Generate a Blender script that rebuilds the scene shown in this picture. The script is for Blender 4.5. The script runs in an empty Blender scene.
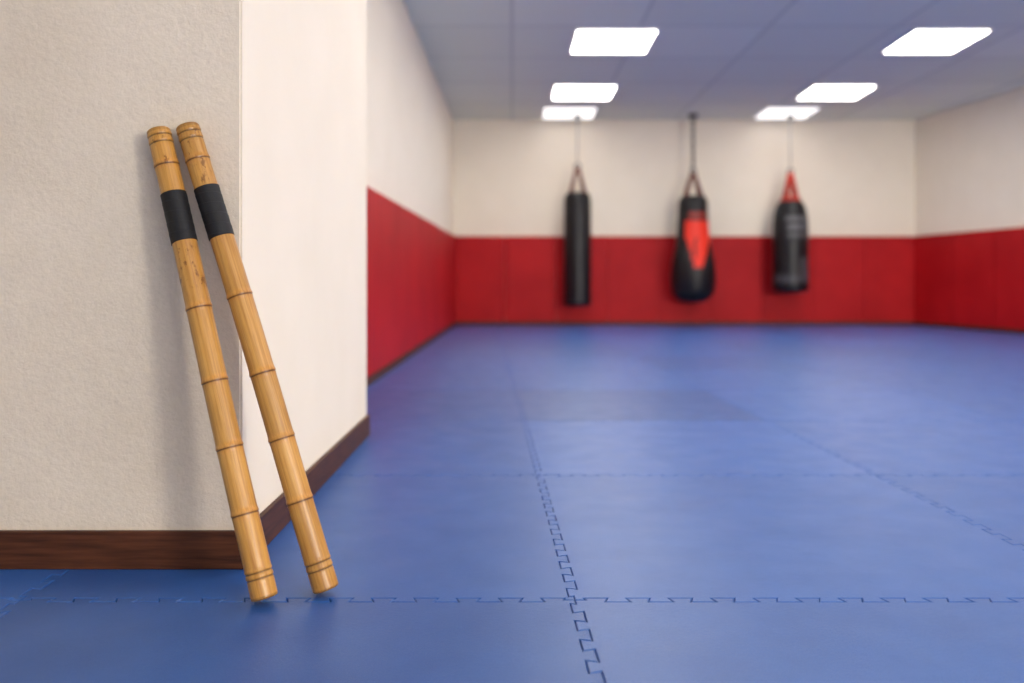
import bpy, bmesh, math, random
from mathutils import Vector, Matrix
random.seed(4)
S=bpy.context.scene
S.view_settings.view_transform='Standard'
S.view_settings.look='None'
H=.65; F=900.0
def P(px,z): return (px-512)/F*z          # photo measurement -> metres
# ---------------------------------------------------------------- materials
def mat(name,col,rough=.6,spec=.5):
    m=bpy.data.materials.new(name); m.use_nodes=True
    b=m.node_tree.nodes['Principled BSDF']
    b.inputs['Base Color'].default_value=(*col,1); b.inputs['Roughness'].default_value=rough
    b.inputs['Specular IOR Level'].default_value=spec
    return m,m.node_tree,b
def N(nt,t,**k):
    n=nt.nodes.new(t)
    for a,v in k.items():
        if a in n.inputs: n.inputs[a].default_value=v
        else: setattr(n,a,v)
    return n
def noise(nt,scale,detail=4,sc=(1,1,1),rough=.5):
    tc=N(nt,'ShaderNodeTexCoord'); mp=N(nt,'ShaderNodeMapping'); mp.inputs['Scale'].default_value=sc
    n=N(nt,'ShaderNodeTexNoise'); n.inputs['Scale'].default_value=scale; n.inputs['Detail'].default_value=detail
    n.inputs['Roughness'].default_value=rough
    nt.links.new(tc.outputs['Object'],mp.inputs[0]); nt.links.new(mp.outputs[0],n.inputs['Vector'])
    return n.outputs['Fac']
def ramp(nt,fac,stops):
    r=N(nt,'ShaderNodeValToRGB'); e=r.color_ramp.elements
    while len(e)<len(stops): e.new(.5)
    for i,(p,c) in enumerate(stops): e[i].position=p; e[i].color=(*c,1)
    nt.links.new(fac,r.inputs[0]); return r.outputs[0]
def bump(nt,b,h,strength,dist,prev=None):
    n=N(nt,'ShaderNodeBump'); n.inputs['Strength'].default_value=strength; n.inputs['Distance'].default_value=dist
    nt.links.new(h,n.inputs['Height'])
    if prev: nt.links.new(prev,n.inputs['Normal'])
    nt.links.new(n.outputs[0],b.inputs['Normal']); return n.outputs[0]
def mul(nt,a,b_,fac=1,mode='MULTIPLY'):
    m=N(nt,'ShaderNodeMix',data_type='RGBA',blend_type=mode)
    m.inputs[0].default_value=fac
    nt.links.new(a,m.inputs[6])
    nt.links.new(b_,m.inputs[7]); return m.outputs[2]

def plaster(name,c0,c1,bs,grain=0):
    m,nt,b=mat(name,c0,.85,.15)
    c=ramp(nt,noise(nt,3,6),[(.3,c0),(.7,c1)])
    if grain:
        g=ramp(nt,noise(nt,70,6,rough=.65),[(.35,(1-grain,)*3),(.62,(1,1,1))]); c=mul(nt,c,g)
    nt.links.new(c,b.inputs['Base Color'])
    a=bump(nt,b,noise(nt,110,5,rough=.6),bs,.003)
    bump(nt,b,noise(nt,22,3),bs*.6,.006,a)
    return m
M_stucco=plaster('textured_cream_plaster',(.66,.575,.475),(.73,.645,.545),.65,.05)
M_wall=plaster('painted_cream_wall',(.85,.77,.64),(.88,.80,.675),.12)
def wood():
    m,nt,b=mat('dark_brown_wood',(.1,.04,.02),.5,.25)
    nt.links.new(ramp(nt,noise(nt,12,6,(.6,.6,9)),[(.3,(.036,.011,.005)),(.7,(.105,.034,.014))]),b.inputs['Base Color'])
    return m
M_wood=wood()
def redpad():
    m,nt,b=mat('red_vinyl_pad',(.4,.01,.016),.55,.2)
    nt.links.new(ramp(nt,noise(nt,2,3),[(.3,(.39,.004,.008)),(.7,(.49,.008,.012))]),b.inputs['Base Color'])
    bump(nt,b,noise(nt,60,3),.15,.003); return m
M_red=redpad()
def ceilmat():
    m,nt,b=mat('ceiling_tiles',(.4,.43,.55),.8,.2)
    tc=N(nt,'ShaderNodeTexCoord'); br=N(nt,'ShaderNodeTexBrick'); br.offset=0
    br.inputs['Scale'].default_value=1; br.inputs['Brick Width'].default_value=1.2; br.inputs['Row Height'].default_value=1.2
    br.inputs['Mortar Size'].default_value=.018; br.inputs['Mortar Smooth'].default_value=.2
    br.inputs['Color1'].default_value=(.76,.80,.71,1); br.inputs['Color2'].default_value=(.81,.85,.76,1)
    br.inputs['Mortar'].default_value=(.62,.66,.60,1)
    nt.links.new(tc.outputs['Object'],br.inputs['Vector']); nt.links.new(br.outputs['Color'],b.inputs['Base Color'])
    return m
M_ceil=ceilmat()
def matmat():
    m,nt,b=mat('blue_eva_foam',(.04,.12,.45),.5)
    at=N(nt,'ShaderNodeAttribute',attribute_name='tone')
    base=ramp(nt,noise(nt,5,6,(1,1,1),.6),[(.3,(.028,.125,.42)),(.7,(.040,.155,.49))])
    streak=ramp(nt,noise(nt,36,6,(1,10,1),.75),[(.3,(.74,.78,.84)),(.7,(1,1,1))])
    grain=ramp(nt,noise(nt,330,3,(1,1,1),.6),[(.35,(.72,.76,.82)),(.6,(1.0,1.0,1.0))])
    c=mul(nt,base,streak); c=mul(nt,c,grain); c=mul(nt,c,at.outputs['Color'])
    nt.links.new(c,b.inputs['Base Color'])
    b.inputs['Specular IOR Level'].default_value=.5
    r=N(nt,'ShaderNodeMapRange'); r.inputs['To Min'].default_value=.30; r.inputs['To Max'].default_value=.44
    nt.links.new(noise(nt,8,4),r.inputs[0]); nt.links.new(r.outputs[0],b.inputs['Roughness'])
    a=bump(nt,b,noise(nt,260,3,(1,1,1)),.4,.0015)
    bump(nt,b,noise(nt,60,3,(1,7,1)),.25,.002,a)
    return m
M_mat=matmat()
M_sub,_,_=mat('dark_subfloor',(.006,.018,.07),.9)
M_dmetal,_,_=mat('dark_hook',(.03,.03,.035),.4)
M_strap,_,_=mat('rust_red_strap',(.16,.035,.02),.7)
M_strapr,_,_=mat('bright_red_strap',(.5,.03,.015),.6)
M_cord,_,_=mat('pale_cord',(.42,.40,.38),.8)
M_frame,_,_=mat('light_frame_white',(.8,.8,.82),.5)
def em(name,st,col=(1,.95,.87)):
    m,nt,b=mat(name,(1,1,1),.5)
    b.inputs['Emission Color'].default_value=(*col,1); b.inputs['Emission Strength'].default_value=st
    return m
M_led=em('led_diffuser',17); M_led2=em('led_diffuser_dimmed',4.5); M_led3=em('led_diffuser_low',1.6,(1,.97,.93))
M_fillglow=em('window_daylight_glass',1.2,(1,.95,.88))  # glow for the added windows behind the camera
def leather():
    m,nt,b=mat('bag_leather',(.01,.01,.012),.38,.35)
    at=N(nt,'ShaderNodeAttribute',attribute_name='tone')
    nt.links.new(at.outputs['Color'],b.inputs['Base Color'])
    bump(nt,b,noise(nt,6,4),.5,.03); return m
M_bag=leather()
def bamboo():
    m,nt,b=mat('bamboo',(.5,.28,.08),.33)
    at=N(nt,'ShaderNodeAttribute',attribute_name='tone')
    c=ramp(nt,noise(nt,9,5,(1,1,.22),.6),[(.25,(.44,.205,.040)),(.5,(.60,.315,.075)),(.75,(.72,.42,.125))])
    st=ramp(nt,noise(nt,230,5,(1,1,.02),.7),[(.3,(.66,.54,.40)),(.6,(1,1,1))])
    sp=ramp(nt,noise(nt,55,5,(1,1,.35),.7),[(.66,(1,1,1)),(.74,(.5,.3,.18))])
    c=mul(nt,c,st); c=mul(nt,c,sp,.5)
    bl=ramp(nt,noise(nt,60,5,(1,1,.45),.75),[(.55,(1,1,1)),(.61,(.22,.10,.04))])
    c2=mul(nt,c,bl)
    mx=N(nt,'ShaderNodeMix',data_type='RGBA'); sep=N(nt,'ShaderNodeAttribute',attribute_name='wear')
    nt.links.new(sep.outputs['Fac'],mx.inputs[0]); nt.links.new(c,mx.inputs[6]); nt.links.new(c2,mx.inputs[7])
    c=mul(nt,mx.outputs[2],at.outputs['Color'])
    nt.links.new(c,b.inputs['Base Color'])
    bump(nt,b,noise(nt,200,3,(1,1,.03)),.3,.001)
    return m
M_bam=bamboo()
def gripm():
    m,nt,b=mat('black_grip_tape',(.008,.008,.010),.6,.35)
    bump(nt,b,noise(nt,300,3),.4,.001); return m
M_grip=gripm()
# ---------------------------------------------------------------- helpers
def link(me,name,mats,parent=None,smooth=False):
    o=bpy.data.objects.new(name,me); S.collection.objects.link(o)
    for m in (mats if isinstance(mats,list) else [mats]): me.materials.append(m)
    if smooth:
        for p in me.polygons: p.use_smooth=True
    if parent: o.parent=parent
    return o
def frombm(bm,name,mats,parent=None,smooth=False):
    bmesh.ops.recalc_face_normals(bm,faces=bm.faces)
    me=bpy.data.meshes.new(name); bm.to_mesh(me); bm.free(); return link(me,name,mats,parent,smooth)
def prism(bm,foot,z0,z1):
    n=len(foot); zt=z1 if isinstance(z1,(list,tuple)) else [z1]*n
    a=[bm.verts.new((x,y,z0)) for x,y in foot]; c=[bm.verts.new((x,y,zt[i])) for i,(x,y) in enumerate(foot)]
    bm.faces.new(a[::-1]); bm.faces.new(c)
    for i in range(n): bm.faces.new([a[i],a[(i+1)%n],c[(i+1)%n],c[i]])
def block(name,foot,z0,z1,m,bev=0,parent=None):
    bm=bmesh.new(); prism(bm,foot,z0,z1)
    if bev: bmesh.ops.bevel(bm,geom=bm.edges[:],offset=bev,segments=3,affect='EDGES',profile=.5)
    return frombm(bm,name,m,parent)
def empty(name,loc=(0,0,0)):
    e=bpy.data.objects.new(name,None); e.location=loc; e.empty_display_size=.1; S.collection.objects.link(e); return e
# ---------------------------------------------------------------- room shell
CH=3.03; YB=13.3; YN=-4.5
XP=-.613; YP0=2.04; YP1=3.80
XL0,XL1=-.955,-.872
XR=lambda y: 5.955+(YB-y)*.144
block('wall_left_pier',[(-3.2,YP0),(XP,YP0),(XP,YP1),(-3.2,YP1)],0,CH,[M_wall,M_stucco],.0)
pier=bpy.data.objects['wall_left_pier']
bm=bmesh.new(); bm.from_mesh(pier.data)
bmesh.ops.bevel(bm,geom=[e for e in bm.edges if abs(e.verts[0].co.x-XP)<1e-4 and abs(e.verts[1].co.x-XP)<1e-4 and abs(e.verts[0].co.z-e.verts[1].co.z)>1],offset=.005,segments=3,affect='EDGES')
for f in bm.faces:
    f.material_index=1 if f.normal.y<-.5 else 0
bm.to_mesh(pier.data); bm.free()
block('wall_left',[(-1.2,YP1),(XL0,YP1),(XL1,YB),(-1.2,YB)],0,CH,M_wall)
block('wall_back',[(-1.2,YB),(XR(YB)+.3,YB),(XR(YB)+.3,YB+.2),(-1.2,YB+.2)],0,CH,M_wall)
block('wall_right',[(XR(YN),YN),(XR(YN)+.2,YN),(XR(YB)+.2,YB),(XR(YB),YB)],0,CH,M_wall)
block('wall_left_entry',[(-3.4,YN),(-3.2,YN),(-3.2,YP1),(-3.4,YP1)],0,CH,M_wall)
block('wall_front',[(-3.4,YN-.2),(XR(YN)+.2,YN-.2),(XR(YN)+.2,YN),(-3.4,YN)],0,CH,M_wall)
block('ceiling',[(-3.4,YN-.2),(9,YN-.2),(9,YB+.2),(-3.4,YB+.2)],CH,CH+.1,M_ceil)
block('floor',[(-3.4,YN-.2),(9,YN-.2),(9,YB+.2),(-3.4,YB+.2)],-.1,-.014,M_sub)
t=.014
block('baseboard_left_pier',[(-3.2,YP0-t),(XP+t,YP0-t),(XP+t,YP1),(XP,YP1),(XP,YP0),(-3.2,YP0)],0,.086,M_wood)
o=bpy.data.objects['baseboard_left_pier']; md=o.modifiers.new('bevel','BEVEL'); md.width=.003; md.segments=2
# made-up windows with area lamps, added behind the camera to light the pier front
for i in range(4):
    x0=-1.6+i*2.2; x1=x0+1.9; z0,z1=.9,2.65
    e=empty('window_%d'%(i+1),((x0+x1)/2,YN,0)); w=(x1-x0)/2
    bm=bmesh.new()
    for a,c in (((-w,z0),(w,z0+.07)),((-w,z1-.07),(w,z1)),((-w,z0),(-w+.07,z1)),((w-.07,z0),(w,z1)),((-.03,z0),(.03,z1))):
        prism(bm,[(a[0],0),(c[0],0),(c[0],.06),(a[0],.06)],a[1],c[1])
    frombm(bm,'frame',M_frame,e)
    bm=bmesh.new(); prism(bm,[(-w+.05,.005),(w-.05,.005),(w-.05,.02),(-w+.05,.02)],z0+.05,z1-.05); frombm(bm,'glow_pane',M_fillglow,e)
    L=bpy.data.lights.new('window_daylight','AREA'); L.shape='RECTANGLE'; L.size=1.5; L.size_y=1.3; L.energy=(5,20,70,460)[i]; L.color=(1,.92,.80)  # added fill lamp, strongest at the right so baton shadows fall left
    lo=bpy.data.objects.new('daylight',L); S.collection.objects.link(lo); lo.parent=e; lo.location=(0,.10,(z0+z1)/2); lo.rotation_euler=(math.radians(90),0,0)
# ---------------------------------------------------------------- wall pads
def pads(name,p0,p1,n,h0,h1,nrm,base=.05,th=.045):
    root=empty(name)
    p0=Vector(p0); p1=Vector(p1); nv=Vector(nrm)
    bm=bmesh.new()
    for i in range(n):
        a=p0.lerp(p1,i/n+.0003); c=p0.lerp(p1,(i+1)/n-.0003)
        ha=h0+(h1-h0)*i/n; hc=h0+(h1-h0)*(i+1)/n
        b2=bmesh.new(); prism(b2,[tuple(a+nv*th),tuple(c+nv*th),tuple(c),tuple(a)],base,[ha,hc,hc,ha])
        bmesh.ops.bevel(b2,geom=b2.edges[:],offset=.007,segments=3,affect='EDGES')
        me=bpy.data.meshes.new('t'); b2.to_mesh(me); b2.free(); bm.from_mesh(me); bpy.data.meshes.remove(me)
    frombm(bm,'pads',M_red,root)
    return root
pads('wall_padding',(XL0,YP1+.01),(XL1,YB-.05),6,1.225,1.31,(1,0))
block('baseboard_left',[(XL0,YP1),(XL0+.055,YP1),(XL1+.055,YB),(XL1,YB)],0,.048,M_wood)
pads('wall_padding',(XL1+.005,YB),(XR(YB)-.006,YB),9,1.31,1.31,(0,-1))
block('baseboard_back',[(XL1+.055,YB-.055),(XR(YB)-.06,YB-.055),(XR(YB)-.06,YB),(XL1+.055,YB)],0,.048,M_wood)
nr=Vector((-1,-.144)).normalized()
pads('wall_padding',(XR(YB-.055),YB-.055),(XR(-4),-4),20,1.31,1.31,tuple(nr))
q0=Vector((XR(YB),YB)); q1=Vector((XR(-4),-4))
block('baseboard_right',[tuple(q0),tuple(q0+nr*.055),tuple(q1+nr*.055),tuple(q1)],0,.048,M_wood)
# ---------------------------------------------------------------- puzzle mats
MW,ML=1.13,1.178; X0=.128; Y0=1.834; SH=-.031
NT=13; D=.022
def gp(u,v):
    y=Y0+v*ML; return Vector((X0+u*MW+SH*(y-Y0),y))
def seam(a,b):
    d=b-a; L=d.length; d.normalize(); n=Vector((-d.y,d.x)); p=L/NT
    out=[(0,0),(.26,0)]
    for k in range(NT):
        if k: out.append((k+.30,-.5))
        out+=[(k+.22,.5),(k+.78,.5)]
        if k<NT-1: out.append((k+.70,-.5))
    out+=[(NT-.26,0),(NT,0)]
    return [a+d*(s*p)+n*(o*D) for s,o in out]
def offset(pts,g):
    n=len(pts); out=[]
    for i in range(n):
        p0,p1,p2=pts[i-1],pts[i],pts[(i+1)%n]
        a=(p1-p0).normalized(); c=(p2-p1).normalized()
        na=Vector((-a.y,a.x)); nc=Vector((-c.y,c.x))
        m=na+nc; k=m.dot(m)
        m=m*(2/k) if k>.3 else na
        out.append(p1+m*g)
    return out
bm=bmesh.new(); tone=bm.loops.layers.float_color.new('tone')
TONE={(0,0):1.04,(0,-1):.95,(-1,0):.95,(-1,-1):.86,(0,1):1.12,(-1,1):.98,(0,2):.86,(-1,2):.92,(0,3):1.08,(1,1):1.06,(1,2):1.08}
for i in range(-3,7):
    for j in range(-6,10):
        A,B,C,Dd=gp(i,j),gp(i+1,j),gp(i+1,j+1),gp(i,j+1)
        ring=seam(A,B)[:-1]+seam(B,C)[:-1]+seam(Dd,C)[::-1][:-1]+seam(A,Dd)[::-1][:-1]
        if A.y>YB-.1: continue
        rings=[(offset(ring,.0008),-.014),(offset(ring,.0008),-.0018),(offset(ring,.0026),0)]
        vs=[[bm.verts.new((p.x,p.y,z)) for p in r] for r,z in rings]
        c=random.uniform(.94,1.16); c=TONE.get((i,j),c); fs=[]
        fs.append(bm.faces.new(vs[2]))
        n=len(ring)
        for r in (0,1):
            for k in range(n):
                fs.append(bm.faces.new([vs[r][k],vs[r][(k+1)%n],vs[r+1][(k+1)%n],vs[r+1][k]]))
        for f in fs:
            for l in f.loops: l[tone]=(c,c,c*.99+.01,1)
for co_,no_ in (((0,YB,0),(0,1,0)),((-3.2,0,0),(-1,0,0)),((XR(YB)+.1,YB,0),(1,.144,0))):
    bmesh.ops.bisect_plane(bm,geom=bm.verts[:]+bm.edges[:]+bm.faces[:],plane_co=co_,plane_no=no_,clear_outer=True)
me=bpy.data.meshes.new('floor_mats'); bm.to_mesh(me); bm.free()
link(me,'floor_mats',M_mat)
# ---------------------------------------------------------------- ceiling lights
def light(x0,x1,y0,y1,sk,m):
    cx=(x0+x1)/2; cy=(y0+y1)/2; e=empty('ceiling_light_panel',(cx,cy,CH))
    w=(x1-x0)/2; l=(y1-y0)/2
    q=[(-w,-l),(w,-l),(w+sk,l),(-w+sk,l)]
    bm=bmesh.new(); prism(bm,q,-.012,-.004); frombm(bm,'diffuser',m,e)
    bm=bmesh.new(); fw=.02
    o_=[(-w-fw,-l-fw),(w+fw,-l-fw),(w+fw+sk,l+fw),(-w-fw+sk,l+fw)]
    for k in range(4):
        k2=(k+1)%4
        prism(bm,[o_[k],o_[k2],q[k2],q[k]],-.018,0)
    frombm(bm,'frame',M_frame,e)
rows=[(8.50,9.33),(10.92,11.70),(12.3,13.12),(6.0,6.86),(3.6,4.46),(1.2,2.06),(-1.2,-.34),(-3.6,-2.74)]  # last two rows are unseen, added behind the camera to light the pier front
cols=[[(.62,1.37),(.53,1.26),(.45,1.16),(.66,1.46),(.7,1.5),(.74,1.54),(.78,1.58),(.8,1.6)],
      [(3.82,4.52),(3.68,4.42),(3.50,4.22),(3.95,4.7),(4.05,4.8),(4.15,4.9),(4.2,5.0),(4.3,5.1)]]
for c in range(2):
    for k,((y0,y1),(x0,x1)) in enumerate(zip(rows,cols[c])): light(x0,x1,y0,y1,(.0,.03)[c],M_led3 if k==2 else M_led2 if (c==0 and k>4) else M_led)
# ---------------------------------------------------------------- punching bags
YG=12.85; s=YG/F
def revolve(prof,name,m,parent,seg=56,tonef=None,sub=6):
    pts=[]
    for i in range(len(prof)-1):
        p=[prof[max(i-1,0)],prof[i],prof[i+1],prof[min(i+2,len(prof)-1)]]
        for k in range(sub):
            u=k/sub
            def cr(a,b,c,d): return .5*((2*b)+(-a+c)*u+(2*a-5*b+4*c-d)*u*u+(-a+3*b-3*c+d)*u**3)
            pts.append((cr(*[q[0] for q in p]),max(cr(*[q[1] for q in p]),.002)))
    pts.append(prof[-1])
    bm=bmesh.new(); L=bm.loops.layers.float_color.new('tone')
    R=[[bm.verts.new((r*math.cos(2*math.pi*k/seg),r*math.sin(2*math.pi*k/seg),z)) for k in range(seg)] for z,r in pts]
    for a,b_ in zip(R,R[1:]):
        for k in range(seg): bm.faces.new([a[k],a[(k+1)%seg],b_[(k+1)%seg],b_[k]])
    bm.faces.new(R[0]); bm.faces.new(R[-1])
    for f in bm.faces:
        for l in f.loops:
            c=tonef(l.vert.co) if tonef else (.01,.01,.012); l[L]=(*c,1)
    return frombm(bm,name,m,parent,True)
def tube(bm,a,b,r,seg=8):
    a=Vector(a); b=Vector(b); q=(b-a).to_track_quat('Z','Y').to_matrix()
    ra=[];rb=[]
    for k in range(seg):
        v=q@Vector((r*math.cos(2*math.pi*k/seg),r*math.sin(2*math.pi*k/seg),0)); ra.append(bm.verts.new(a+v)); rb.append(bm.verts.new(b+v))
    for k in range(seg): bm.faces.new([ra[k],ra[(k+1)%seg],rb[(k+1)%seg],rb[k]])
    bm.faces.new(ra[::-1]); bm.faces.new(rb)
def torus(bm,c,R,r,axis,elong=1.0,seg=14,ms=6):
    c=Vector(c); rings=[]
    for i in range(seg):
        t=2*math.pi*i/seg; rad=Vector((math.cos(t),0,math.sin(t)*1.0)); ring=[]
        for j in range(ms):
            p=2*math.pi*j/ms
            v=rad*(R+r*math.cos(p))+Vector((0,1,0))*r*math.sin(p); v.z*=elong
            if axis: v=Vector((v.y,v.x,v.z))
            ring.append(bm.verts.new(c+v))
        rings.append(ring)
    for i in range(seg):
        for j in range(ms):
            bm.faces.new([rings[i][j],rings[(i+1)%seg][j],rings[(i+1)%seg][(j+1)%ms],rings[i][(j+1)%ms]])
def Z(py): return H+(281-py)*s
def bag(px,prof,apex,rimr,strapm,linem,tonef,chain=True,st=.024):
    e=empty('punching_bag',((px-512)*s,YG,0))
    revolve([(Z(y),r*s) for y,r in prof],'body',M_bag,e,tonef=tonef)
    ztop=Z(prof[-3][0])
    za=Z(apex)
    bm=bmesh.new()
    for k in range(4):
        a=math.pi/4+k*math.pi/2; ca,sa=math.cos(a),math.sin(a)
        p0=(rimr*s*ca,rimr*s*sa,ztop-.06); p1=(rimr*s*ca*.93,rimr*s*sa*.93,ztop+.01)
        tube(bm,p0,p1,st); tube(bm,p1,(.02*ca,.02*sa,za),st*.92)
    frombm(bm,'straps',strapm,e,True)
    bm=bmesh.new(); torus(bm,(0,0,za+.02),.04,.011,0); torus(bm,(0,0,CH-.07),.035,.010,0)
    frombm(bm,'rings',M_dmetal,e,True)
    bm=bmesh.new()
    if chain:
        z=za+.08; k=0
        while z<CH-.1:
            torus(bm,(0,0,z),.020,.0085,k%2,1.7); z+=.052; k+=1
    else: tube(bm,(0,0,za+.05),(0,0,CH-.09),.010)
    frombm(bm,'hanging_line',linem,e,True)
    bm=bmesh.new(); 
    prism(bm,[(.07*math.cos(i*math.pi/8),.07*math.sin(i*math.pi/8)) for i in range(16)],CH-.03,CH)
    tube(bm,(0,0,CH-.05),(0,0,CH-.01),.02)
    frombm(bm,'ceiling_mount',M_dmetal,e)
    bm=bmesh.new()
    for yy in (prof[3][0],prof[-4][0]):
        r=[p for p in prof if p[0]==yy][0][1]*s
        n0=40; 
        for k in range(n0):
            a0=2*math.pi*k/n0;a1=2*math.pi*(k+1)/n0
            tube(bm,(r*math.cos(a0),r*math.sin(a0),Z(yy)),(r*math.cos(a1),r*math.sin(a1),Z(yy)),.008,6)
    frombm(bm,'piping',M_grip,e,True)
blk=(.008,.008,.010)
def t1(v): return blk
def t2(v):
    if v.y>0: return blk
    y=281-(v.z-H)/s; x=v.x/s
    if 220<y<268:
        c=2.5-(y-243)*.03; hw=13.5 if y<236 else 13.5-(y-236)*.30
        if abs(x-c)<hw and not (y>238 and abs(x-(c-3-(y-236)*.1))<.9): return (.85,.035,.015)
    if 213<y<218 and abs(x-2)<9: return (.3,.03,.02)
    return blk
def t3(v):
    y=281-(v.z-H)/s; x=v.x/s
    if y<201: return (.4,.03,.015)
    if v.y>0: return blk
    if 218<y<236 and -9<x<12 and (int((y-218)/4)%2==0): return (.10,.10,.11)
    if 258<y<284 and 4<x<14 : return (.06,.06,.07)
    if 276<y<282: return (.05,.05,.06)
    return blk
bag(577.5,[(306,1),(306,8),(304.5,12),(301,13.5),(270,13.6),(230,13.5),(202,13.2),(196,12.5),(193,10),(192,1)],168,11.5,M_strap,M_cord,t1,False)
bag(693,[(302.5,1),(302,9),(299,15.5),(292,20.5),(279,22.3),(264,21.3),(248,18),(232,15.8),(214,14.8),(203,14.3),(198,12.8),(196,10),(195.5,1)],173,12,M_strap,M_dmetal,t2)
bag(790.5,[(293,1),(292.5,12),(290,16.5),(284,17.6),(260,17.2),(236,17.3),(218,16.6),(207,14),(201,10.5),(197,8),(196.5,1)],173,8.0,M_strapr,M_cord,t3,False,.030)
# ---------------------------------------------------------------- bamboo batons
def baton(pb,pt,nodes,grip,R0,R1,deco,wear,seed):
    rnd=random.Random(seed)
    pb=Vector(pb); pt=Vector(pt); L=(pt-pb).length
    def U(y): # measured height in photo -> fraction along the stick
        k=281-y; return (k*pb.y-F*(pb.z-H))/(F*(pt.z-pb.z)-k*(pt.y-pb.y))
    nodes=[U(y) for y in nodes]; deco=[U(y) for y in deco]; grip=(U(grip[0]),U(grip[1])); wear=[(U(a),U(b),c) for a,b,c in wear]
    e=empty('bamboo_baton',pb); e.rotation_mode='QUATERNION'; e.rotation_quaternion=(pt-pb).to_track_quat('Z','Y')
    n=700; seg=48
    bm=bmesh.new(); T=bm.loops.layers.float_color.new('tone'); W=bm.verts.layers.float.new('wear')
    ph=rnd.uniform(0,6); cols={}
    rings=[]
    segt=[rnd.uniform(.88,1.08) for _ in range(len(nodes)+1)]
    for i in range(n+1):
        z=L*i/n; u=i/n
        r=R0+(R1-R0)*u; c=Vector((1,1,1))*segt[sum(1 for q in nodes if q<u)]
        for nd in nodes:
            d=(z-nd*L)
            r+=.0016*math.exp(-(d/.006)**2)-.0012*math.exp(-((d+.003)/.0014)**2)
            k=1-.84*math.exp(-((d+.003)/.0018)**2)
            c=Vector((c.x*k,c.y*k*k**.15,c.z*k*k**.2))
            c=Vector((c.x*(1-.05*math.exp(-(d/.012)**2)),c.y*(1-.12*math.exp(-(d/.012)**2)),c.z*(1-.2*math.exp(-(d/.012)**2))))
            if d>0: c*=1+.12*math.exp(-((d-.006)/.006)**2)
        for nd in deco:
            d=(z-nd*L)
            r+=-.0015*math.exp(-(d/.0014)**2)+.0008*math.exp(-((d-.005)/.003)**2)
            c*=1-.75*math.exp(-(d/.0017)**2)
        for dd in (z,L-z):
            if dd<.006: r-=.006*(1-math.sqrt(max(0,1-(1-dd/.006)**2)))
        if L-z<.010: c*=.75
        if z<.006: c*=.7
        ox=.0018*math.sin(ph+u*5.2); oy=.001*math.sin(ph*2+u*7)
        w=0
        for a,b_,s_ in wear:
            if a<u<b_: w=s_*min(1,(u-a)/.01,(b_-u)/.01)
        ring=[]
        for k in range(seg):
            a=2*math.pi*k/seg; rr=r*(1+.012*math.sin(2*a+ph+u*3)+.008*math.sin(3*a+u*9))
            v=bm.verts.new((ox+rr*math.cos(a),oy+rr*math.sin(a),z)); v[W]=w; ring.append(v); cols[v]=c
        rings.append(ring)
    for a,b_ in zip(rings,rings[1:]):
        for k in range(seg): bm.faces.new([a[k],a[(k+1)%seg],b_[(k+1)%seg],b_[k]])
    for rg,zz,sg in ((rings[0],0,1),(rings[-1],L,-1)):
        prev=rg; ce=sum((v.co for v in rg),Vector())/seg
        for fr,dz,dk in ((.72,0,.85),(.66,.004,.4),(.6,.02,.2)):
            cur=[]
            for v in rg:
                nv=bm.verts.new(ce+(v.co-ce)*fr+Vector((0,0,dz*sg))); cols[nv]=Vector((1,.9,.8))*dk; cur.append(nv)
            for k in range(seg): bm.faces.new([prev[k],prev[(k+1)%seg],cur[(k+1)%seg],cur[k]])
            prev=cur
        bm.faces.new(prev)
    for f in bm.faces:
        for l in f.loops: c=cols[l.vert]; l[T]=(c.x,c.y,c.z,1)
    frombm(bm,'bamboo_shaft',M_bam,e,True)
    bm=bmesh.new(); g0,g1=grip; m=160; rings=[]
    for i in range(m+1):
        u=g0+(g1-g0)*i/m; z=u*L; rb=R0+(R1-R0)*u
        ox=.0018*math.sin(ph+u*5.2); oy=.001*math.sin(ph*2+u*7); ring=[]
        for k in range(seg):
            a=2*math.pi*k/seg; f=((z/.024)+k/seg)%1
            rr=rb+.0014+.0007*f
            if i in(0,m): rr=rb-.0005
            ring.append(bm.verts.new((ox+rr*math.cos(a),oy+rr*math.sin(a),z)))
        rings.append(ring)
    for a,b_ in zip(rings,rings[1:]):
        for k in range(seg): bm.faces.new([a[k],a[(k+1)%seg],b_[(k+1)%seg],b_[k]])
    frombm(bm,'grip_tape',M_grip,e,True)
r=.0265
B1b=(P(265,1.815),1.815,.0098); B1t=(P(157.5,2.01),2.04-r-.001,.65+(281-130)/F*2.01)
B2b=(P(327,1.865),1.865,.0105); B2t=(P(187.5,2.01),2.04-r-.001,.65+(281-125.5)/F*2.01)
baton(B1b,B1t,(166,308,381,447,513),(243,194),.0272,.0255,(138,145,572,578),[(170,134,.7),(292,246,.75)],1)
baton(B2b,B2t,(160,296,373,438,500),(238,188),.0272,.0255,(134,141,562,569),[(188,131,.7)],7)
# ---------------------------------------------------------------- world + camera
w=bpy.data.worlds.new('World'); S.world=w; w.use_nodes=True
w.node_tree.nodes['Background'].inputs[0].default_value=(.6,.65,.75,1); w.node_tree.nodes['Background'].inputs[1].default_value=.3
cd=bpy.data.cameras.new('Camera'); co=bpy.data.objects.new('Camera',cd); S.collection.objects.link(co); S.camera=co
co.location=(0,0,H); co.rotation_euler=(math.radians(90),0,0)
cd.sensor_width=36; cd.lens=F/1024*36; cd.shift_y=-60.5/1024; cd.clip_start=.05
cd.dof.use_dof=True; cd.dof.focus_distance=1.92; cd.dof.aperture_fstop=1.6
